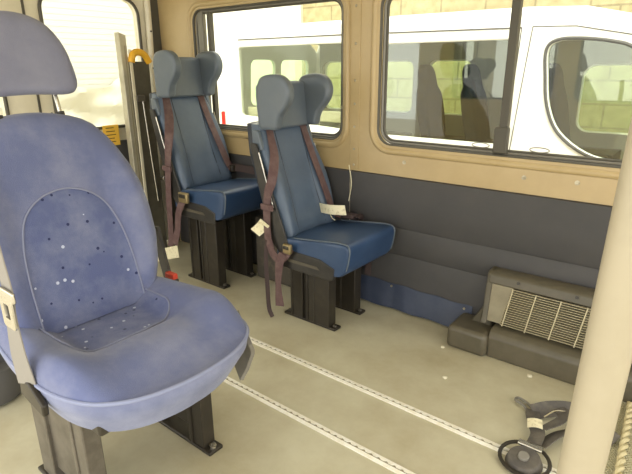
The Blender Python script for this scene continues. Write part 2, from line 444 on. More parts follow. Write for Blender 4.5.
# rear corner pillar: cream trim, dark seal
pl = struct(obj('trim_3', B(RX-.04, RX+.03, 2.185, 2.252, .0, 1.92), m_seal, bev=.006))
cp = struct(obj('trim_4', T(catmull([(RX+.028, 2.172, 1.9), (RX+.028, 2.165, 1.5), (RX+.028, 2.150, 1.1), (RX+.03, 2.138, .8), (RX+.03, 2.128, .56)], 6), .021, 10), m_cream))
for z, y in ((1.48, 2.164), (1.25, 2.155), (1.03, 2.147)): obj('screw', CY((RX+.046, y, z), (1, -.3, 0), .006, .006, 10), m_black, cp)
struct(obj('wall_back', B(-3.22, -3.15, -.05, .615, 0, 1.92), m_cream, smooth=False))

# ------------------------------------------------------------------ aluminium floor tracks
def track_bm(side, y, L0, L1):
    """one scalloped lip of a seat track"""
    bm = bmesh.new(); n = int((L1-L0)/.0045); rows = []
    for i in range(n+1):
        x = L0+(L1-L0)*i/n; s = max(0, math.cos(2*PI*x/.030)) if side > 0 else 0; inn = .003+.006*s
        a, b = y+side*inn, y+side*.0175
        rows.append([bm.verts.new(p) for p in ((x, b, .0002), (x, b, .0035), (x, a, .0045), (x, a, .0002))])
    for a, b in zip(rows, rows[1:]):
        for k in range(4): bm.faces.new((a[k], a[(k+1) % 4], b[(k+1) % 4], b[k]))
    bm.faces.new(rows[0]); bm.faces.new(rows[-1])
    return bm
for y, lab in ((1.522, 'scalloped aluminium seat track in the floor, the one closer to the window wall'), (1.222, 'scalloped aluminium seat track in the floor running under the velour seat side')):
    t = thing('floor_track', lab, 'floor track', (0, y, 0), group='aluminium floor tracks')
    obj('slot', B(-3.05, 1.2, -.012, .012, .0003, .0012), m_slot, t, smooth=False)
    obj('lip', track_bm(1, 0, -3.05, 1.2), m_rail, t, smooth=False)
    obj('lip', track_bm(-1, 0, -3.05, 1.2), m_rail, t, smooth=False)
for o in list(C.objects):
    if o.name.startswith('floor_track') and 'under the velour' in o['label']: o['label'] = 'scalloped aluminium seat track in the floor, the one closer to the velour seat'

# wheel arch cover behind the vinyl seats
wa = tag(obj('wheel_arch_box', B(-2.165, -1.80, 2.10, WY-.02, 0, .40), m_wheelbox, bev=.02), 'scuffed dark wheel arch box on the floor between the two vinyl seats', 'box')

# ================================================================== REAR VINYL SEATS
def make_headrest(t, dz):
    zc = [.962, 1.0, 1.05, 1.10, 1.15, 1.175]
    ol = [(.150, .966), (.156, .985), (.158, 1.05), (.156, 1.12), (.15, 1.165), (.13, 1.182), (.08, 1.186), (0, 1.187)]
    ol = ol+[(-a, b) for a, b in reversed(ol[:-1])]+[(-.10, .963), (-.05, .962), (0, .962), (.05, .962), (.10, .963)]
    hr = obj('headrest', pillow(ol, 0, -.05, .022, .02, lambda a, b, c: (-.255-(b-.97)*.10+c+.01, a, b+dz), s0=.86, rings=6, edge=5), m_vinylg, t)
    ear = [(-.292, .968), (-.235, .964), (-.185, .968), (-.174, 1.0), (-.158, 1.035), (-.126, 1.068), (-.100, 1.105), (-.092, 1.15), (-.112, 1.192), (-.155, 1.217), (-.225, 1.218), (-.280, 1.200), (-.300, 1.15), (-.300, 1.06)]
    eo = [(v.x, v.y) for v in catmull([(a, b, 0) for a, b in ear], 4, closed=True)]
    for sg in (-1, 1):
        mp = lambda a, b, c: (a, sg*(.150+.03*(b-1.06)*sm(a, -.34, -.10)+c), b+dz)
        obj('headrest_wing', pillow(eo, .012, -.010, .012, .022, mp, s0=.80, rings=5, edge=6), m_vinylg, hr)
    return hr

def back_map(dz):
    def mp(a, b, c):   # a lateral, b height, c forward of the backrest plane
        return (-.14-(b-.48)*.31+c, a, b+dz)
    return mp

def vinyl_seat(name, loc, dz, label):
    t = thing(name, label, 'seat', loc, group='blue vinyl bus seats')
    for y in (-.125, .10):
        bm = bmesh.new(); H = .285+dz
        box(bm, -.12, -.045, y-.028, y+.028, .012, H); box(bm, -.005, .125, y-.030, y+.030, .012, H)
        box(bm, -.05, .0, y-.014, y+.014, .012, H)
        box(bm, -.122, -.108, y-.034, y+.034, .012, H); box(bm, .03, .04, y-.034, y+.034, .012, H); box(bm, -.015, -.005, y-.036, y+.036, .012, H)
        p = obj('pedestal', bm, m_black, t, bev=.004)
        f = obj('foot_plate', B(-.175, .16, y-.027, y+.027, 0, .014), m_black, p, bev=.004)
        for x in (-.155, .142): obj('bolt', CY((x, y, .013), (0, 0, 1), .011, .010, 6), m_pedg, p)
    obj('cross_beam', B(-.10, .10, -.15, .15, .27+dz, .32+dz), m_black, t, bev=.006)
    # cushion: side profile padded across
    prof = [(-.16, .335), (-.17, .39), (-.155, .432), (-.10, .453), (.05, .470), (.17, .484), (.235, .489), (.264, .484), (.276, .462), (.272, .42), (.262, .375), (.245, .340), (.20, .320), (.05, .316), (-.1, .318)]
    o2 = [(v.x, v.y) for v in catmull([(a, b, 0) for a, b in prof], 3, closed=True)]
    cush = obj('seat_cushion', pillow(o2, .185, -.185, .024, .024, lambda a, b, c: (a, c, b+dz-(.010*math.cos(c/.21*PI/2) if b > .44 else 0)), s0=.93, rings=4, edge=5), m_vinyl, t)
    for sgn in (-1, 1):
        obj('piping', T([(a*1.0, sgn*.197, b+dz+.001) for a, b in o2 if b > .36 and a > -.1], .0035, 6), m_vinylg, cush)
    # backrest
    hwt = [(.44, .190), (.50, .208), (.60, .222), (.72, .220), (.82, .204), (.90, .184), (.985, .162)]
    zz = [.44+.545*i/16 for i in range(17)]
    outl = [(interp(hwt, z), z) for z in zz]+[(interp(hwt, .985)*k/4, .99) for k in (3, 2, 1, 0, -1, -2, -3)]+[(-min(interp(hwt, z), .196), z) for z in reversed(zz)]+[(interp(hwt, .44)*k/4, .436) for k in (-3, -2, -1, 0, 1, 2, 3)]
    bol = lambda a, b: .030*sm(abs(a), .085, .15)*sm(.98-b, .0, .35)-.0*b
    bk = obj('backrest', pillow(outl, 0, -.05, .03, .02, back_map(dz), ff=bol, s0=.84, rings=7, edge=5), m_vinylbk, t)
    mp = back_map(dz)
    for sgn in (-1, 1):
        obj('seam', T([mp(sgn*(.098+.012*sm(.7-z, 0, .25)), z, .0305+bol(.098+.012*sm(.7-z, 0, .25), z)) for z in [.47+.03*i for i in range(18)]], .0022, 6), m_vinylb, bk)
    obj('back_shell', pillow([(a*.94, b) for a, b in outl], -.055, -.09, .0, .02, back_map(dz), s0=.85), m_vinylb, t)
    make_headrest(t, dz)
    # black side frames
    for s in (-1, 1):
        bm = prism(bmesh.new(), [(-.12, .375), (-.085, .398), (.115, .392), (.20, .362), (.195, .305), (.17, .296), (-.12, .300)], lambda p, q, a: (p, a, q+dz), s*.198, s*.214)
        sf = obj('side_frame', bm, m_blackp, t, bev=.005)
        obj('frame_slot', prism(bmesh.new(), [(-.085, .355), (.10, .352), (.115, .338), (-.08, .338)], lambda p, q, a: (p, a, q+dz), s*.2145, s*.2165), m_slot2, sf)
        obj('back_frame', prism(bmesh.new(), [(-.115, .35), (-.07, .40), (-.20, .72), (-.275, .90), (-.315, .90), (-.265, .70), (-.19, .42)], lambda p, q, a: (p, a, q+dz), s*.203, s*.216), m_blackp, t, bev=.004) if s < 0 else None
        obj('strap_guide', prism(bmesh.new(), [(-.27, .86), (-.245, .87), (-.275, .96), (-.315, .96), (-.31, .86)], lambda p, q, a: (p, a, q+dz), s*.176, s*.198), m_vinylg, t, bev=.005)
        obj('support_rod', T([(-.255, s*.214, .86+dz), (-.17, s*.214, .60+dz)], .004, 8), m_chrome, t)
    return t

def tagsheet(name, c, u, v, w, h, parent, bend=.01):
    """a creased paper-like label: c corner point, u along width, v along height"""
    c, u, v = Vector(c), Vector(u).normalized(), Vector(v).normalized(); nn = u.cross(v); n = 8
    bm = bmesh.new(); rows = []
    for s in (0, 1):
        rows.append([[bm.verts.new(c+u*w*i/n+v*h*j/3+nn*(bend*math.sin(PI*i/n)+s*.0015)) for j in range(4)] for i in range(n+1)])
    for s in (0, 1):
        for i in range(n):
            for j in range(3): q = rows[s]; bm.faces.new((q[i][j], q[i+1][j], q[i+1][j+1], q[i][j+1]))
    a, b = rows
    for i in range(n):
        for j in (0, 3): bm.faces.new((a[i][j], a[i+1][j], b[i+1][j], b[i][j]))
    for j in range(3):
        for i in (0, n): bm.faces.new((a[i][j], a[i][j+1], b[i][j+1], b[i][j]))
    return obj(name, bm, m_tag, parent)

def on_back(a, z, off=.004):
    """a point just in front of the padded back, at lateral a and height z"""
    m = back_map(0)(a, z, .030+.030*sm(abs(a), .085, .15)*sm(.98-z, 0, .35)*(1-sm(abs(a), .16, .20))+off)
    return m
YD = (0, 1, 0); XD = (1, 0, .3)
# --- the seat beside the heater end (lower one)
s2 = vinyl_seat('bus_seat', (-1.515, 1.985, 0), 0, 'blue vinyl bus seat with winged headrest, by the pillar between the windows')
b = obj('shoulder_belt', R([on_back(-.135, .97), on_back(-.140, .92), on_back(-.165, .84, .012), (-.165, -.222, .74), (-.195, -.226, .66), (-.205, -.228, .54), (-.20, -.230, .46), (-.195, -.232, .42)], [YD, YD, (.3, 1, 0), (.8, .5, 0), (1, .1, 0), (1, 0, 0), (1, 0, 0), (1, 0, 0)], .046), m_belt, s2)
obj('slide_adjuster', B(-.235, -.155, -.240, -.228, .585, .615), m_belt, b, bev=.004)
tagsheet('cream_label', (-.313, -.237, .467), (.074, 0, .069), (.062, 0, -.028), .10, .066, b)
b = obj('belt_tail', R([(-.20, -.234, .43), (-.213, -.236, .33), (-.208, -.238, .18), (-.20, -.24, .06), (-.175, -.243, .015)], [(1, .3, 0), (.8, .6, 0), (.6, .8, 0), (.7, .7, 0), (1, .3, 0)], .022), m_lap, s2)
b = obj('lap_belt', R([(-.195, -.234, .44), (-.165, -.238, .375), (-.125, -.240, .345), (-.095, -.242, .36), (-.062, -.236, .40), (-.05, -.232, .42)], [(.9, 0, .5), (.7, 0, .7), (.2, 0, 1), (-.3, 0, 1), (-.7, 0, .6), (-.8, 0, .5)], .046), m_belt, s2)
bk_ = obj('buckle', B(-.086, -.036, -.252, -.228, .39, .44), m_brass, b, bev=.008)
obj('buckle_button', B(-.078, -.044, -.256, -.25, .415, .432), m_black, bk_, bev=.003)
obj('belt_tail', R([(-.085, -.246, .385), (-.108, -.250, .33), (-.120, -.250, .22), (-.112, -.252, .10)], [(.9, .2, 0), (1, .1, 0), (.95, -.2, 0), (.9, .3, 0)], .046), m_belt, s2)
b = obj('shoulder_belt', R([on_back(.118, .97), on_back(.122, .92), on_back(.130, .80), on_back(.138, .68), on_back(.148, .57, .008), (-.085, .165, .505), (-.03, .165, .489)], [YD, YD, YD, YD, YD, YD, (.2, 1, 0)], .046), m_belt, s2)
tagsheet('cream_label', (-.115, .095, .515), (1, .1, .05), (-.25, 0, 1), .155, .052, b, .018)
obj('label_cord', T(catmull([(-.12, .16, .52), (-.05, .10, .50), (-.02, .09, .49)], 5), .0025, 6), m_tag, b)
obj('label_cord', T(catmull([(-.04, .24, .56), (-.02, .235, .66), (-.03, .225, .76)], 5), .0025, 6), m_tag, b)
l = obj('lap_buckle', B(-.03, .05, .15, .20, .49, .515), m_lap, s2, bev=.008)
obj('lap_belt', R([(.03, .18, .503), (.06, .205, .495), (.02, .222, .44), (-.06, .226, .36)], [YD, YD, (1, 0, 0), (1, 0, 0)], .045), m_lap, s2)
obj('hanging_strap', R([(.10, .228, .37), (.105, .230, .28), (.10, .230, .17)], [(1, .2, 0), (1, 0, 0), (.9, .3, 0)], .035), m_lap, s2)

# --- the taller one at the back
dz = .125
UP = lambda p: (p[0], p[1], p[2]+dz)
s1 = vinyl_seat('bus_seat', (-2.34, 1.995, 0), dz, 'blue vinyl bus seat with winged headrest, on the taller pedestal by the rear corner')
b = obj('shoulder_belt', R([UP(on_back(-.135, .97)), UP(on_back(-.140, .92)), UP(on_back(-.168, .85, .02)), (-.135, -.226, .75+dz), (-.155, -.229, .65+dz), (-.175, -.231, .50+dz), (-.185, -.232, .38+dz), (-.195, -.234, .15+dz), (-.21, -.236, .09+dz)], [YD, YD, (.4, 1, 0), (.8, .5, 0), (1, .1, 0), (1, 0, 0), (1, 0, 0), (1, 0, 0), (1, 0, 0)], .050), m_belt, s1)
obj('slide_adjuster', B(-.21, -.13, -.242, -.228, .56+dz, .59+dz), m_belt, b, bev=.004)
tagsheet('cream_label', (-.345, -.252, .02+dz-.055), (.96, 0, .33), (-.1, 0, 1), .25, .075, b, -.014)
b = obj('lap_belt', R([(-.01, -.232, .44+dz), (-.045, -.240, .40+dz), (-.085, -.246, .32+dz), (-.105, -.248, .22+dz), (-.15, -.246, .12+dz)], [(.8, 0, -.4), (.9, 0, -.3), (1, 0, 0), (1, 0, 0), (1, 0, 0)], .05), m_belt, s1)
bk_ = obj('buckle', B(-.065, .015, -.254, -.230, .395+dz, .455+dz), m_brass, b, bev=.008)
obj('buckle_button', B(-.052, 0, -.260, -.252, .425+dz, .447+dz), m_black, bk_, bev=.003)
b = obj('shoulder_belt', R([UP(on_back(.118, .97)), UP(on_back(.122, .92)), UP(on_back(.132, .80)), UP(on_back(.145, .68)), UP(on_back(.165, .57, .008)), (-.085, .185, .52+dz)], [YD]*6, .046), m_belt, s1)
obj('belt_joint', B(-.11, -.06, .17, .215, .50+dz, .545+dz), m_black, b, bev=.008)
obj('lap_belt', R([(-.085, .19, .53+dz), (-.02, .20, .528+dz), (.10, .21, .523+dz), (.20, .225, .515+dz), (.24, .228, .48+dz)], [(0, .4, 1)]*5, .045), m_lap, s1)

# ================================================================== FRONT VELOUR SEAT
fs = thing('passenger_seat', 'worn blue velour seat with arched back and rounded headrest in front', 'seat', (-1.37, .717, 0))
for y in (-.195, .192):
    bm = bmesh.new()
    box(bm, -.17, -.085, y-.022, y+.022, .012, .375)
    box(bm, .085, .165, y-.025, y+.025, .012, .375); box(bm, .10, .112, y-.031, y+.031, .012, .375)
    box(bm, -.09, .09, y-.010, y+.010, .06, .375)
    p = obj('pedestal', bm, m_pedg if y < 0 else m_black, fs, bev=.004)
    obj('foot_plate', B(-.20, .20, y-.030, y+.030, 0, .014), m_black, p, bev=.004)
    for x in (-.185, .182): obj('bolt', CY((x, y, .013), (0, 0, 1), .013, .010, 12), m_chrome, p)
obj('seat_pan', B(-.20, .27, -.22, .22, .36, .405), m_black, fs, bev=.01)

def cush_outline():
    pts = [(-.22, -.255), (-.08, -.275), (.08, -.285), (.20, -.275), (.30, -.235), (.365, -.16), (.395, -.06), (.40, .03), (.39, .12), (.355, .21), (.29, .27), (.18, .297), (.05, .295), (-.08, .278), (-.22, .25)]
    q = [(v.x, v.y) for v in catmull([(a, b, 0) for a, b in pts], 5)]
    n = 10
    for i in range(1, n): q.append((-.22, .25-.505*i/n))
    return q
co = cush_outline()
def cush_top(x, y):
    side = .050*sm(abs(y), .12, .24)*(1-sm(x, .16, .36))
    roll_ = .022*math.exp(-((x-.20)/.09)**2)*(1-.5*sm(abs(y), .1, .25))
    drop = -.030*sm(x, .22, .40)
    panel = -.018*(1-sm(abs(y), .13, .18))*(1-sm(x, .08, .15))
    return side+roll_+drop+panel
# side skirt and top cover as one padded cushion, tapering under
def cm(a, b, c):
    k = 1.0 if c > .455 else 1.0-.55*(.455-c)/.08*.25
    return (.06+(a-.06)*k, b*k, c)
obj('seat_cushion', pillow(co, .487, .392, .022, .012, cm, ff=cush_top, s0=.86, rings=9, edge=6), m_fab, fs)
obj('cushion_skirt', loft(bmesh.new(), [[cm(.06+(a-.06)*1.004, b*1.004, z) for a, b in co] for z in (.368, .385, .42, .45, .470, .484)]+[[cm(.06+(a-.06)*.97, b*.97, z) for a, b in co] for z in (.48, .37)], cap=True), m_fabside, fs)
obj('piping', T([cm(.06+(a-.06)*1.006, b*1.006, .487) for a, b in co[:71]], .0055, 8), m_pipe, fs)
# flecked middle of the cushion with its seam
def patch(fn, a_rng, b_of_a, nx=16, ny=16, th=.004, mp=None):
    bm = bmesh.new(); top = []; low = []
    for i in range(nx+1):
        a = a_rng[0]+(a_rng[1]-a_rng[0])*i/nx; h = b_of_a(a); rt = []; rl = []
        for j in range(ny+1):
            bq = -h+2*h*j/ny; e = min(1, 6*min(i/nx+.15, 1-i/nx, j/ny, 1-j/ny)+.0)
            rt.append(bm.verts.new(mp(a, bq, fn(a, bq)+th*math.sqrt(max(0, e))))); rl.append(bm.verts.new(mp(a, bq, fn(a, bq)-.004)))
        top.append(rt); low.append(rl)
    for i in range(nx):
        for j in range(ny):
            bm.faces.new((top[i][j], top[i+1][j], top[i+1][j+1], top[i][j+1])); bm.faces.new((low[i][j], low[i][j+1], low[i+1][j+1], low[i+1][j]))
    for i in range(nx):
        for j in (0, ny): bm.faces.new((top[i][j], top[i+1][j], low[i+1][j], low[i][j]))
    for j in range(ny):
        for i in (0, nx): bm.faces.new((top[i][j], top[i][j+1], low[i][j+1], low[i][j]))
    return bm
cw = lambda a: .165*(1-max(0, (a-.0)/.125)**3)+.012 if a > 0 else .177
obj('seat_panel', patch(lambda a, b: .509+cush_top(a, b), (-.20, .122), cw, mp=lambda a, b, c: (a, b, c)), m_fabp, fs)
aa = [-.19+.30*i/14 for i in range(15)]
path = [(a, -cw(a)) for a in aa]+[(.121, cw(.11)*k/3) for k in (-2, -1, 0, 1, 2)]+[(a, cw(a)) for a in reversed(aa)]
obj('seat_seam', T(catmull([(a, b, .512+cush_top(a, b)) for a, b in path], 3), .003, 6), m_seam, fs)

# backrest: arched, leaning back
def fb_map(a, b, c): return (-.13-(b-.50)*.267+c, a, b)
hw_tab = [(.46, .215), (.53, .238), (.60, .268), (.70, .290), (.80, .291), (.88, .281), (.942, .263), (1.0, .236), (1.04, .210), (1.075, .178), (1.098, .140), (1.114, .09), (1.121, .04)]
zs = [.46+.66*i/40 for i in range(41)]
half = [(interp(hw_tab, z), z) for z, _ in [(z, 0) for z in zs]]
half = [h for h in half if h[1] < 1.08]+[(.176, 1.078), (.145, 1.096), (.110, 1.108), (.07, 1.116), (.035, 1.120)]
outl = half+[(0, 1.121)]+[(-a, b) for a, b in reversed(half)]+[(.215*k/5, .457) for k in (-4, -3, -2, -1, 0, 1, 2, 3, 4)]
fbol = lambda a, b: .034*sm(abs(a), .13, .23)*sm(1.05-b, .0, .2)
obj('backrest', pillow(outl, -.012, -.055, .045, .04, fb_map, ff=fbol, s0=.80, rings=9, edge=6), m_fab, fs)
aw = [(.56, .168), (.66, .166), (.75, .156), (.82, .135), (.86, .106), (.885, .070), (.898, .03)]
ah = lambda z: interp(aw, z)
obj('back_panel', patch(lambda b, a: .033+fbol(a, b), (.50, .897), ah, nx=20, ny=16, th=.005, mp=lambda b, a, c: fb_map(a, b, c)), m_fabp, fs)
arc = [(-.168, .50)]+[(-w_, z) for z, w_ in aw]+[(0, .901)]+[(w_, z) for z, w_ in reversed(aw)]+[(.168, .50)]
obj('back_seam', T(catmull([fb_map(a, b, .036+fbol(a, b)) for a, b in arc], 5),   .0028, 6), m_seam, fs)

# headrest on two rods
ho = [(.0, 1.176), (.06, 1.174), (.105, 1.172), (.135, 1.176), (.152, 1.190), (.160, 1.215), (.158, 1.26), (.149, 1.31), (.130, 1.352), (.104, 1.383), (.07, 1.402), (.035, 1.411), (0, 1.414)]
ho = ho+[(-a, b) for a, b in reversed(ho[1:-1])]
hr = obj('headrest', pillow([(v.x, v.y) for v in catmull([(a, b, 0) for a, b in ho], 3, closed=True)], -.005, -.055, .035, .03, fb_map, s0=.72, rings=5, edge=6), m_fabh, fs)
for y in (-.092, .092):
    obj('headrest_post', T([fb_map(y, 1.19, -.03), fb_map(y, 1.08, -.03)], .0065, 10), m_chrome, hr)
    obj('post_sleeve', CY(fb_map(y, 1.108, -.03), (-.26, 0, 1), .013, .012, 14), m_blackp, hr)

# buckle stalk by the far side, with red release button
st = obj('buckle_stalk', R([(-.13, .318, .40), (-.155, .320, .47), (-.178, .322, .54), (-.195, .322, .60), (-.215, .320, .70)], [(1, 0, .2)]*5, .04, .012), m_blackp, fs)
rb = obj('buckle', B(-.165, -.105, .300, .326, .45, .522), m_blackp, fs, bev=.008)
obj('red_button', B(-.160, -.110, .302, .324, .518, .54), m_red, rb, bev=.004)
# flap of cloth and trim under the far front corner
obj('side_flap', R([(.30, .255, .485), (.275, .285, .42), (.25, .287, .36), (.225, .28, .31)], [(1, -.6, 0), (1, -.5, 0), (1, -.4, 0), (1, -.35, 0)], .13, .012), m_greyp, fs)
# shoulder belt on the near side, with latch plate
b = obj('shoulder_belt', R([(.10, -.325, 1.06), (.115, -.320, .96), (.118, -.312, .84), (.120, -.308, .76), (.105, -.306, .70), (.085, -.302, .58), (.09, -.298, .49)], [(1, .1, 0), (1, .1, 0), (1, 0, .2), (1, 0, .3), (.9, 0, .2), (.8, .2, 0), (.7, .3, 0)], .055), m_beltg, fs)
lt = obj('latch_plate', B(.075, .172, -.320, -.312, .742, .768), m_chrome, b, bev=.003)
plate('latch_tongue', rrect(.085, .150, .665, .748, .01), [rrect(.103, .132, .690, .728, .005)], lambda p, q, t: (p, -.316+t, q), .004, m_chrome, b)
obj('anchor_bracket', prism(bmesh.new(), [(.04, .44), (.16, .42), (.165, .455), (.10, .495), (.05, .50)], lambda p, q, a: (p, a, q), -.302, -.285), m_black, fs, bev=.005)

# ================================================================== HEATER
ht = thing('floor_heater', 'dark plastic floor heater with slatted steel grill against the lining', 'heater', (-.70, 2.235, 0))
hx0, hx1 = .0, .95
# casing in section: base plinth, ledge, sloping mouth, hood
bm = bmesh.new()
prism(bm, [(-.16, 0), (-.166, .10), (-.150, .125), (-.125, .135), (-.005, .135), (-.005, 0)], YZ, hx0+.02, hx1)
obj('plinth', bm, m_heat, ht, bev=.008)
bm = bmesh.new()
prism(bm, [(-.118, .135), (-.105, .16), (-.078, .365), (-.058, .378), (-.005, .378), (-.005, .135)], YZ, hx0-.04, hx0-.012)
obj('end_cheek', bm, m_heat, ht, bev=.006)
bm = bmesh.new()
prism(bm, [(-.089, .325), (-.080, .364), (-.060, .378), (-.005, .378), (-.005, .325)], YZ, hx0-.03, hx1)
hood = obj('hood', bm, m_heat, ht, bev=.006)
for x in (.10, .335): obj('hood_screw', CY((x, -.081, .352), (0, -1, .3), .007, .008, 12), m_black, hood)
obj('cavity', B(hx0-.012, hx1, -.03, -.006, .135, .325), m_cavity, ht, smooth=False)
obj('inner_plate', prism(bmesh.new(), [(-.012, .150), (-.012, .325), (.082, .325), (.076, .295), (.050, .150)], lambda p, q, t: (p, -.108+(q-.14)*.12+t, q), 0, .012), m_heatl, ht, bev=.002)
# grill: slats with a few uprights
gy = lambda z: -.112+(z-.14)*.115
bm = bmesh.new()
for i in range(17):
    z = .152+.0105*i
    box(bm, .05+.0018*i, hx1, gy(z)-.003, gy(z)+.006, z-.0014, z+.0014)
gr = obj('grill', bm, m_grill, ht, smooth=False)
for x in (.072, .17, .27, .37, .47, .57, .67, .77, .87):
    obj('grill_upright', T([(x-.012, gy(.146)-.003, .146), (x+.012, gy(.325)-.003, .325)], .003, 6), m_grill, gr)
# rounded duct box at its end
db = obj('duct_box', B(-.165, .022, -.19, -.0, 0, .112), m_heat, ht, bev=.022)
obj('duct_neck', prism(bmesh.new(), [(-.10, .105), (.0, .10), (.0, .235), (-.035, .22)], lambda p, q, t: (p, t, q), -.075, -.018), m_heat, ht, bev=.008)

# ================================================================== GRAB POLE
pole = thing('grab_pole', 'thick beige upright grab pole standing closest in front', 'pole', (-.0755, .4808, 0))
PA = lambda z: Vector((.0235*z, .0188*z, z))                       # it leans a little towards the heater
obj('pole_tube', T([PA(.012+1.893*i/12) for i in range(13)], .0205, 32), m_pole, pole)
obj('base_flange', CY((0, 0, 0), (0, 0, 1), .045, .012, 28), m_pole, pole, bev=.003)
obj('top_flange', CY(PA(1.903), (0, 0, 1), .045, .015, 28), m_pole, pole, bev=.003)
obj('pole_collar', T([PA(1.215), PA(1.22), PA(1.255), PA(1.26)], [.0205, .0225, .0225, .0205], 32), m_pole, pole)

# ================================================================== WHEELCHAIR RAMP AND REAR BITS
rp = thing('wheelchair_ramp', 'folded dark wheelchair ramp with aluminium edges standing by the rear door', 'ramp', (-2.98, 1.95, 0))
obj('ramp_deck', B(-.03, .018, -.07, .072, .02, 1.29), m_ramp, rp, bev=.006)
obj('ramp_fold', B(-.075, -.035, -.055, .085, .02, 1.27), m_lining, rp, bev=.006)
bm = prism(bmesh.new(), [(-.118, .02), (-.072, .02), (-.072, 1.44), (-.105, 1.45), (-.118, 1.455)], lambda p, q, t: (t, p, q), -.03, .02)
obj('ramp_edge', bm, m_rampe, rp, bev=.004)
obj('ramp_edge', B(.020, .030, -.070, -.050, .02, 1.36), m_cream, rp, bev=.003)
obj('ramp_gap', B(.0195, .0215, -.092, -.086, .05, 1.38), m_slot, rp)
obj('lift_handle', T(catmull([(.034, -.062, 1.285), (.034, -.050, 1.328), (.032, -.012, 1.345), (.030, .034, 1.330), (.026, .068, 1.285)], 5), .021, 10), m_yellow, rp)
obj('gas_strut', T([(.03, -.01, 1.06), (.04, .02, .40)], .0055, 10), m_chrome, rp)
obj('strut_bracket', B(.01, .04, -.055, .005, 1.05, 1.09), m_pedg, rp, bev=.004)
obj('hinge_bracket', B(.0, .05, .07, .115, .53, .56), m_chrome, rp, bev=.004)
ys = tag(obj('warning_label', B(RX+.0305, RX+.033, 1.745, 1.855, .775, .905), m_yellowl, None, smooth=False), 'yellow warning label on the rear door below its glass', 'label')
for i in range(5): obj('printed_line', B(RX+.033, RX+.0336, 1.765, 1.82+.006*(i % 3), .885-.022*i, .890-.022*i), m_ink, ys, smooth=False)

# ================================================================== SMALL THINGS ON THE FLOOR
# tie-down strap with ratchet reel
td = thing('tie_down_strap', 'tangled black tie-down strap with ratchet reel lying on the floor beside the grab pole', 'strap', (-.31, 1.55, 0))
reel = obj('reel_rim', T([(-.02+.078*math.cos(a), -.05+.066*math.sin(a), .022+.012*math.sin(a)) for a in [2*PI*i/28 for i in range(28)]], .0065, 8, closed=True), m_black, td)
obj('reel_drum', CY((-.02, -.05, .002), (0, -.15, 1), .060, .030, 26, r2=.050), m_strapg, td, bev=.004)
obj('reel_hub', CY((-.022, -.055, .03), (0, -.25, 1), .018, .012, 18), m_greyp, td, bev=.003)
obj('release_lever', B(-.06, .02, -.005, .02, .030, .040), m_chrome, td, bev=.003)
obj('webbing', R([(-.015, .03, .030), (-.02, .09, .034), (-.045, .135, .038), (-.065, .185, .030), (-.08, .235, .018)], [(1, .3, .2), (1, .2, .3), (.9, .4, .2), (.9, .3, .1), (.9, .3, 0)], .048), m_strapg, td)
obj('webbing', R([(-.075, .22, .018), (-.02, .25, .040), (.05, .265, .055), (.12, .25, .045), (.20, .23, .02)], [(.1, .7, .7), (0, .6, .8), (.1, .5, .8), (.1, .7, .6), (.1, .9, .3)], .058), m_strapg, td)
obj('webbing', R([(.0, .06, .012), (.04, .13, .035), (.09, .19, .030), (.15, .20, .012)], [(1, -.3, .4), (.8, -.5, .4), (.6, -.7, .4), (.3, -.9, .2)], .048), m_strapg, td)
obj('webbing', R([(-.01, .11, .045), (.03, .17, .062), (.02, .235, .055), (-.03, .275, .030), (-.02, .32, .010)], [(1, .2, .5), (1, .4, .3), (.8, .5, .4), (.5, .6, .5), (.9, .2, .1)], .04), m_strapg, td)
obj('strap_hook', T(catmull([(-.085, .215, .012), (-.115, .245, .016), (-.150, .262, .014), (-.148, .285, .012), (-.115, .275, .012), (-.075, .245, .012)], 5), .0055, 8), m_greyp, td)
obj('wire_clip', T(catmull([(-.03, .20, .03), (.0, .235, .05), (.05, .232, .06), (.07, .215, .035)], 5), .0035, 6), m_chrome, td)
tl = tagsheet('cream_label', (-.055, .085, .043), (.9, .3, .1), (-.3, .9, .1), .05, .045, td, .006)
# lighter tread patch with rope edge near the pole
mtb = tag(obj('tread_mat', B(-.155, .55, 1.2, 2.06, .0005, .006), m_tread, smooth=False), 'pale ribbed tread mat on the floor beyond the grab pole', 'mat')
bm = bmesh.new(); L = 90
for ph in (0, PI):
    tube(bm, [(-.105+.055*i/L+.007*math.cos(i*.7+ph), 2.055-.80*i/L, .020+.007*math.sin(i*.7+ph)) for i in range(L+1)], .0078, 7)
tag(obj('rope', bm, m_rope), 'twisted beige rope lying along the tread mat', 'rope')
for i, (x, y, s, lab) in enumerate(((-.75, 1.80, .011, 'pale paper scrap on the bare floor in front of the blue skirt'), (-.474, 2.03, .012, 'pale paper scrap on the floor below the heater grill'), (-.868, 2.025, .009, 'pale paper scrap at the corner of the heater duct box'), (-1.52, .62, .014, 'pale paper scrap on the floor beneath the velour seat'))):
    bm = bmesh.new(); bmesh.ops.create_icosphere(bm, subdivisions=2, radius=s)
    for v in bm.verts:
        v.co *= 1+.35*noise.noise(v.co*120+Vector((i*3, 0, 0))); v.co.z = max(-.1, v.co.z*.35)+s*.36
    bmesh.ops.translate(bm, vec=(x, y, 0), verts=bm.verts)
    tag(obj('paper_scrap', bm, m_dirt), lab, 'scrap', 'paper scraps on the floor')
# dark round tub at the side
tag(obj('rubber_tub', loft(bmesh.new(), [[(-2.115+r*math.cos(2*PI*i/28), .565+r*math.sin(2*PI*i/28), z) for i in range(28)] for r, z in ((.085, 0), (.105, .012), (.118, .05), (.122, .14), (.115, .155), (.10, .155), (.10, .10))]), m_tub), 'dark grey rubber tub on the floor behind the velour seat', 'tub')

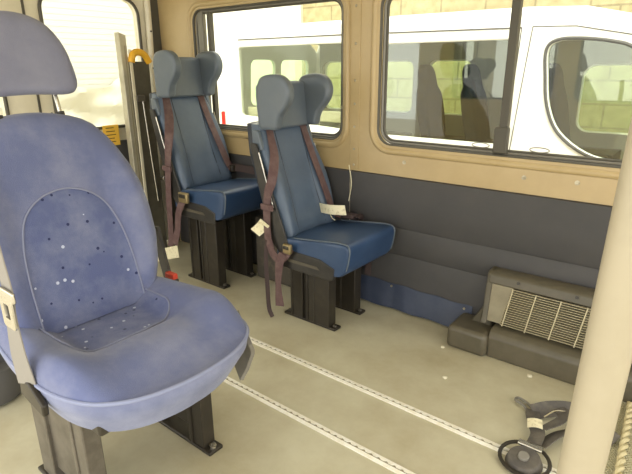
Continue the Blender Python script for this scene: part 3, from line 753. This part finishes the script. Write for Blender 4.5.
# ================================================================== OUTSIDE
GZ = -.62
struct(obj('ground', B(-14, 10, -9, 14, GZ-.1, GZ), m_ground, smooth=False))
sw = struct(obj('wall_outside_stone', B(-5.85, 9, 7.0, 7.3, GZ, 5), m_stone, smooth=False))
struct(obj('wall_outside_white', B(-13, -6.0, 7.6, 8.0, GZ, 6), m_build, smooth=False))
obj('corner_post', B(-6.0, -5.85, 6.95, 7.3, GZ, 5), m_cream, sw, smooth=False)
# roller shutter and dust sheet behind the rear doors
bm = bmesh.new(); n = 60
for i in range(n):
    z = .95+.062*i; box(bm, -6.05, -6.0+.007, -1.5, 4.5, z, z+.057)
box(bm, -6.15, -5.9995, -1.5, 4.5, GZ, 4.7)
tag(obj('roller_shutter', bm, m_shut, smooth=False), 'white ribbed roller shutter seen through the rear door glass', 'shutter')
bm = bmesh.new(); NX, NZ = 70, 30; fr = []; bk2 = []
for i in range(NX+1):
    y = .3+3.6*i/NX; rf = []; rbk = []
    for j in range(NZ+1):
        q = j/NZ; z = GZ+(1.62+.14*math.sin(y*2.1)+.06*math.sin(y*7))*q
        dd = .16*noise.noise(Vector((y*1.6+z*.9, z*2.4, 3)))+.09*noise.noise(Vector((y*3+z*2.5, z*7, 7)))
        x = -5.75-.12*q+dd; rf.append(bm.verts.new((x, y, z))); rbk.append(bm.verts.new((x-.012, y, z)))
    fr.append(rf); bk2.append(rbk)
for q, in ((fr,), (bk2,)):
    for i in range(NX):
        for j in range(NZ): bm.faces.new((q[i][j], q[i+1][j], q[i+1][j+1], q[i][j+1]))
for i in range(NX):
    for j in (0, NZ): bm.faces.new((fr[i][j], fr[i+1][j], bk2[i+1][j], bk2[i][j]))
for j in range(NZ):
    for i in (0, NX): bm.faces.new((fr[i][j], fr[i][j+1], bk2[i][j+1], bk2[i][j]))
tag(obj('dust_sheet', bm, m_tarp), 'creased pale dust sheet with yellow stains hanging below the roller shutter', 'sheet')

# parked white van
VY = 4.2; VF = 5.95
pv = thing('parked_van', 'white passenger van parked alongside, seen through the side windows', 'van', (-2.0, 5.05, GZ))
vm = lambda yc: (lambda p, q, t: (p+2.0, yc-5.05+t, q-GZ))
body = [(-4.75, -.30), (-4.78, .5), (-4.72, 1.35), (-4.64, 1.54), (-4.52, 1.62), (-3.0, 1.628), (-1.5, 1.622), (-1.05, 1.60), (-.62, 1.50), (-.2, 1.24), (.25, .90), (.75, .72), (1.05, .60), (1.14, .3), (1.14, -.30), (.85, -.30), (.78, -.05), (.55, .08), (.32, -.05), (.25, -.30), (-3.0, -.30), (-3.07, -.05), (-3.3, .08), (-3.53, -.05), (-3.6, -.30)]
hA = rrect(-4.47, -2.96, .65, 1.475, .05); hB = rrect(-2.80, -1.425, .632, 1.452, .05)
cabw = [(v.x, v.y) for v in catmull([(-1.185, 1.36, 0), (-1.12, 1.425, 0), (-.97, 1.433, 0), (-.75, 1.405, 0), (-.60, 1.35, 0), (-.30, 1.13, 0), (-.10, .93, 0), (-.08, .74, 0), (-.25, .62, 0), (-.58, .585, 0), (-.82, .625, 0), (-1.03, .77, 0), (-1.13, .96, 0), (-1.17, 1.18, 0)], 4, closed=True)]
hA = [(p-.0*(q), q+(.07 if p < -4.2 and q < 1 else 0)) for p, q in hA]
plate('side_body', body, [hA, hB, cabw], vm(VY+.03), .06, m_white, pv, bevel=.012)
farw = [rrect(a, b_, .70, 1.32, .10) for a, b_ in ((-4.55, -4.05), (-3.80, -3.16), (-2.98, -2.43))]+[rrect(-1.28, -.5, .60, 1.26, .12)]
fbs = plate('side_body', [(p, q) for p, q in body], [[(max(-4.68, p), q) for p, q in h] for h in farw], vm(VF-.03), .06, m_white, pv, bevel=.012)
fbs_in = plate('side_lining', [(-4.6, .0), (-.3, .0), (-.3, 1.05), (-.65, 1.42), (-1.1, 1.56), (-4.6, 1.56)], [[(max(-4.58, p), q) for p, q in h] for h in farw], vm(VF-.085), .03, m_vanin, pv)
for h in farw: plate('far_window', h, [], vm(VF-.03), .006, g_vanfar, pv)
plate('side_window', hA, [], vm(VY+.02), .006, g_van, pv); plate('side_window', hB, [], vm(VY+.02), .006, g_van, pv)
cwn = plate('cab_window', cabw, [], vm(VY+.03), .006, g_van, pv)
obj('cab_window_seal', T([vm(VY)(p, q, -.002) for p, q in cabw], .012, 8, closed=True), m_trimk, cwn)
# roof, tail, bonnet as one shell across between the two sides
up = body[1:14]; bm = bmesh.new(); rows = []
for k, (fy, lift) in enumerate(((0, 0), (.08, .045), (.25, .085), (.5, .10), (.75, .085), (.92, .045), (1, 0))):
    rows.append([bm.verts.new(vm(VY+.05+(VF-VY-.10)*fy)(p+(-.5*lift if p < -4.6 else (.4*lift if q < 1.3 else 0)), q+(lift if q > 1.3 else lift*.3), 0)) for p, q in up])
for a, b_ in zip(rows, rows[1:]):
    for i in range(len(up)-1):
        if i < 2: continue                                         # tail, built below
        if up[i][0] >= -.63 and up[i+1][0] <= .26: continue      # windscreen opening
        bm.faces.new((a[i], a[i+1], b_[i+1], b_[i]))
rf = obj('roof_shell', bm, m_white, pv); sol = rf.modifiers.new('thick', 'SOLIDIFY'); sol.thickness = .02
bm = bmesh.new(); i0 = [i for i, p in enumerate(up) if abs(p[0]+.62) < .01][0]
rows = [[vm(VY+.05+(VF-VY-.10)*fy)(p, q+lf, 0) for p, q in up[i0:i0+3]] for fy, lf in ((0, 0), (.25, .05), (.5, .07), (.75, .05), (1, 0))]
vr = [[bm.verts.new(p) for p in r] for r in rows]
for a, b_ in zip(vr, vr[1:]):
    for i in range(2): bm.faces.new((a[i], a[i+1], b_[i+1], b_[i]))
ws = obj('windscreen', bm, g_van, pv); sol = ws.modifiers.new('thick', 'SOLIDIFY'); sol.thickness = .006
rearw = [rrect(a, b_, .80, 1.34, .08) for a, b_ in ((4.62, 5.06), (5.16, 5.72))]
rmap = lambda p, q, t: (-4.74+.03*sm(q, .8, 1.5)+t+2.0, p-5.05, q-GZ)
plate('tail_doors', [(4.24, -.30), (5.92, -.30), (5.92, 1.42), (5.70, 1.58), (4.46, 1.58), (4.24, 1.42)], rearw, rmap, .05, m_white, pv)
for h in rearw: plate('tail_window', h, [], rmap, .006, g_vanfar, pv)
obj('roof_rail', T([vm(VY)(p, q, -.001) for p, q in ((-4.45, 1.54), (-3.0, 1.537), (-1.38, 1.520))], .006, 6), m_gut, pv)
obj('door_seam', T([vm(VY)(p, q, 0) for p, q in ((-1.30, 1.525), (-1.335, 1.1), (-1.375, .57), (-1.375, -.25))], .004, 6), m_gut, pv)
obj('door_seam', T([vm(VY)(p, q, 0) for p, q in ((-1.30, 1.525), (-1.0, 1.515), (-.62, 1.44), (-.2, 1.18))], .004, 6), m_gut, pv)
obj('door_seam', T([vm(VY)(p, q, 0) for p, q in ((-1.38, 1.520), (-1.40, 1.0), (-1.44, .55), (-1.44, -.25))], .004, 6), m_gut, pv)
obj('body_pillar', B(*[v for v in (vm(0)(-2.96, 0, 0)[0]+.02, vm(0)(-2.80, 0, 0)[0]-.02)], VY-5.05+.06, VY-5.05+.11, .62, 2.2), m_vanin, pv)
obj('van_floor', B(-2.68, 1.9, VY-5.05+.06, VF-5.05-.1, .55, .62), m_vanin, pv)
obj('dashboard', B(1.45, 1.95, VY-5.05+.08, VF-5.05-.1, .62, 1.24), m_trimk, pv, bev=.08)
tl = obj('tail_lamp', B(-2.79, -2.73, VY-5.05-.012, VY-5.05+.10, 1.10, 1.38), m_tail, pv, bev=.01)
obj('lower_rail', B(-2.45, -.98, VY-5.05+.10, VY-5.05+.14, 1.33, 1.44), m_cream, pv, bev=.01)
for x in (.55, -3.3):
    for yy in (VY+.02, VF-.24):
        wl = obj('wheel', CY(vm(yy)(x, -.28, 0), (0, 1, 0), .33, .22, 32), m_seal, pv, bev=.03)
        obj('hub_cap', CY(vm(yy)(x, -.28, -.006 if yy < 5 else .226), (0, 1, 0), .19, .012, 24), m_alu, wl)
ol = [(v.x, v.y) for v in catmull([(-.20, .45, 0), (-.235, .7, 0), (-.22, .95, 0), (-.13, 1.06, 0), (-.10, 1.22, 0), (0, 1.27, 0), (.10, 1.22, 0), (.13, 1.06, 0), (.22, .95, 0), (.235, .7, 0), (.20, .45, 0)], 4)]
bmS = pillow(ol, 0, -.07, .03, .03, lambda a, b_, c: (-.10-(b_-.45)*.2+c, a, b_), s0=.8, rings=4)
box(bmS, -.12, .36, -.22, .22, .36, .49)
first = obj('van_seat', bmS, m_vanseat, pv)
first.location = (.85, VY-5.05+1.2, .62)
for x, yy in ((-.50, 1.25), (.02, 1.25), (-1.40, 1.25), (-1.1, .75)):
    c = first.copy(); C.objects.link(c); c.location = (x, VY-5.05+yy, .62-.0)
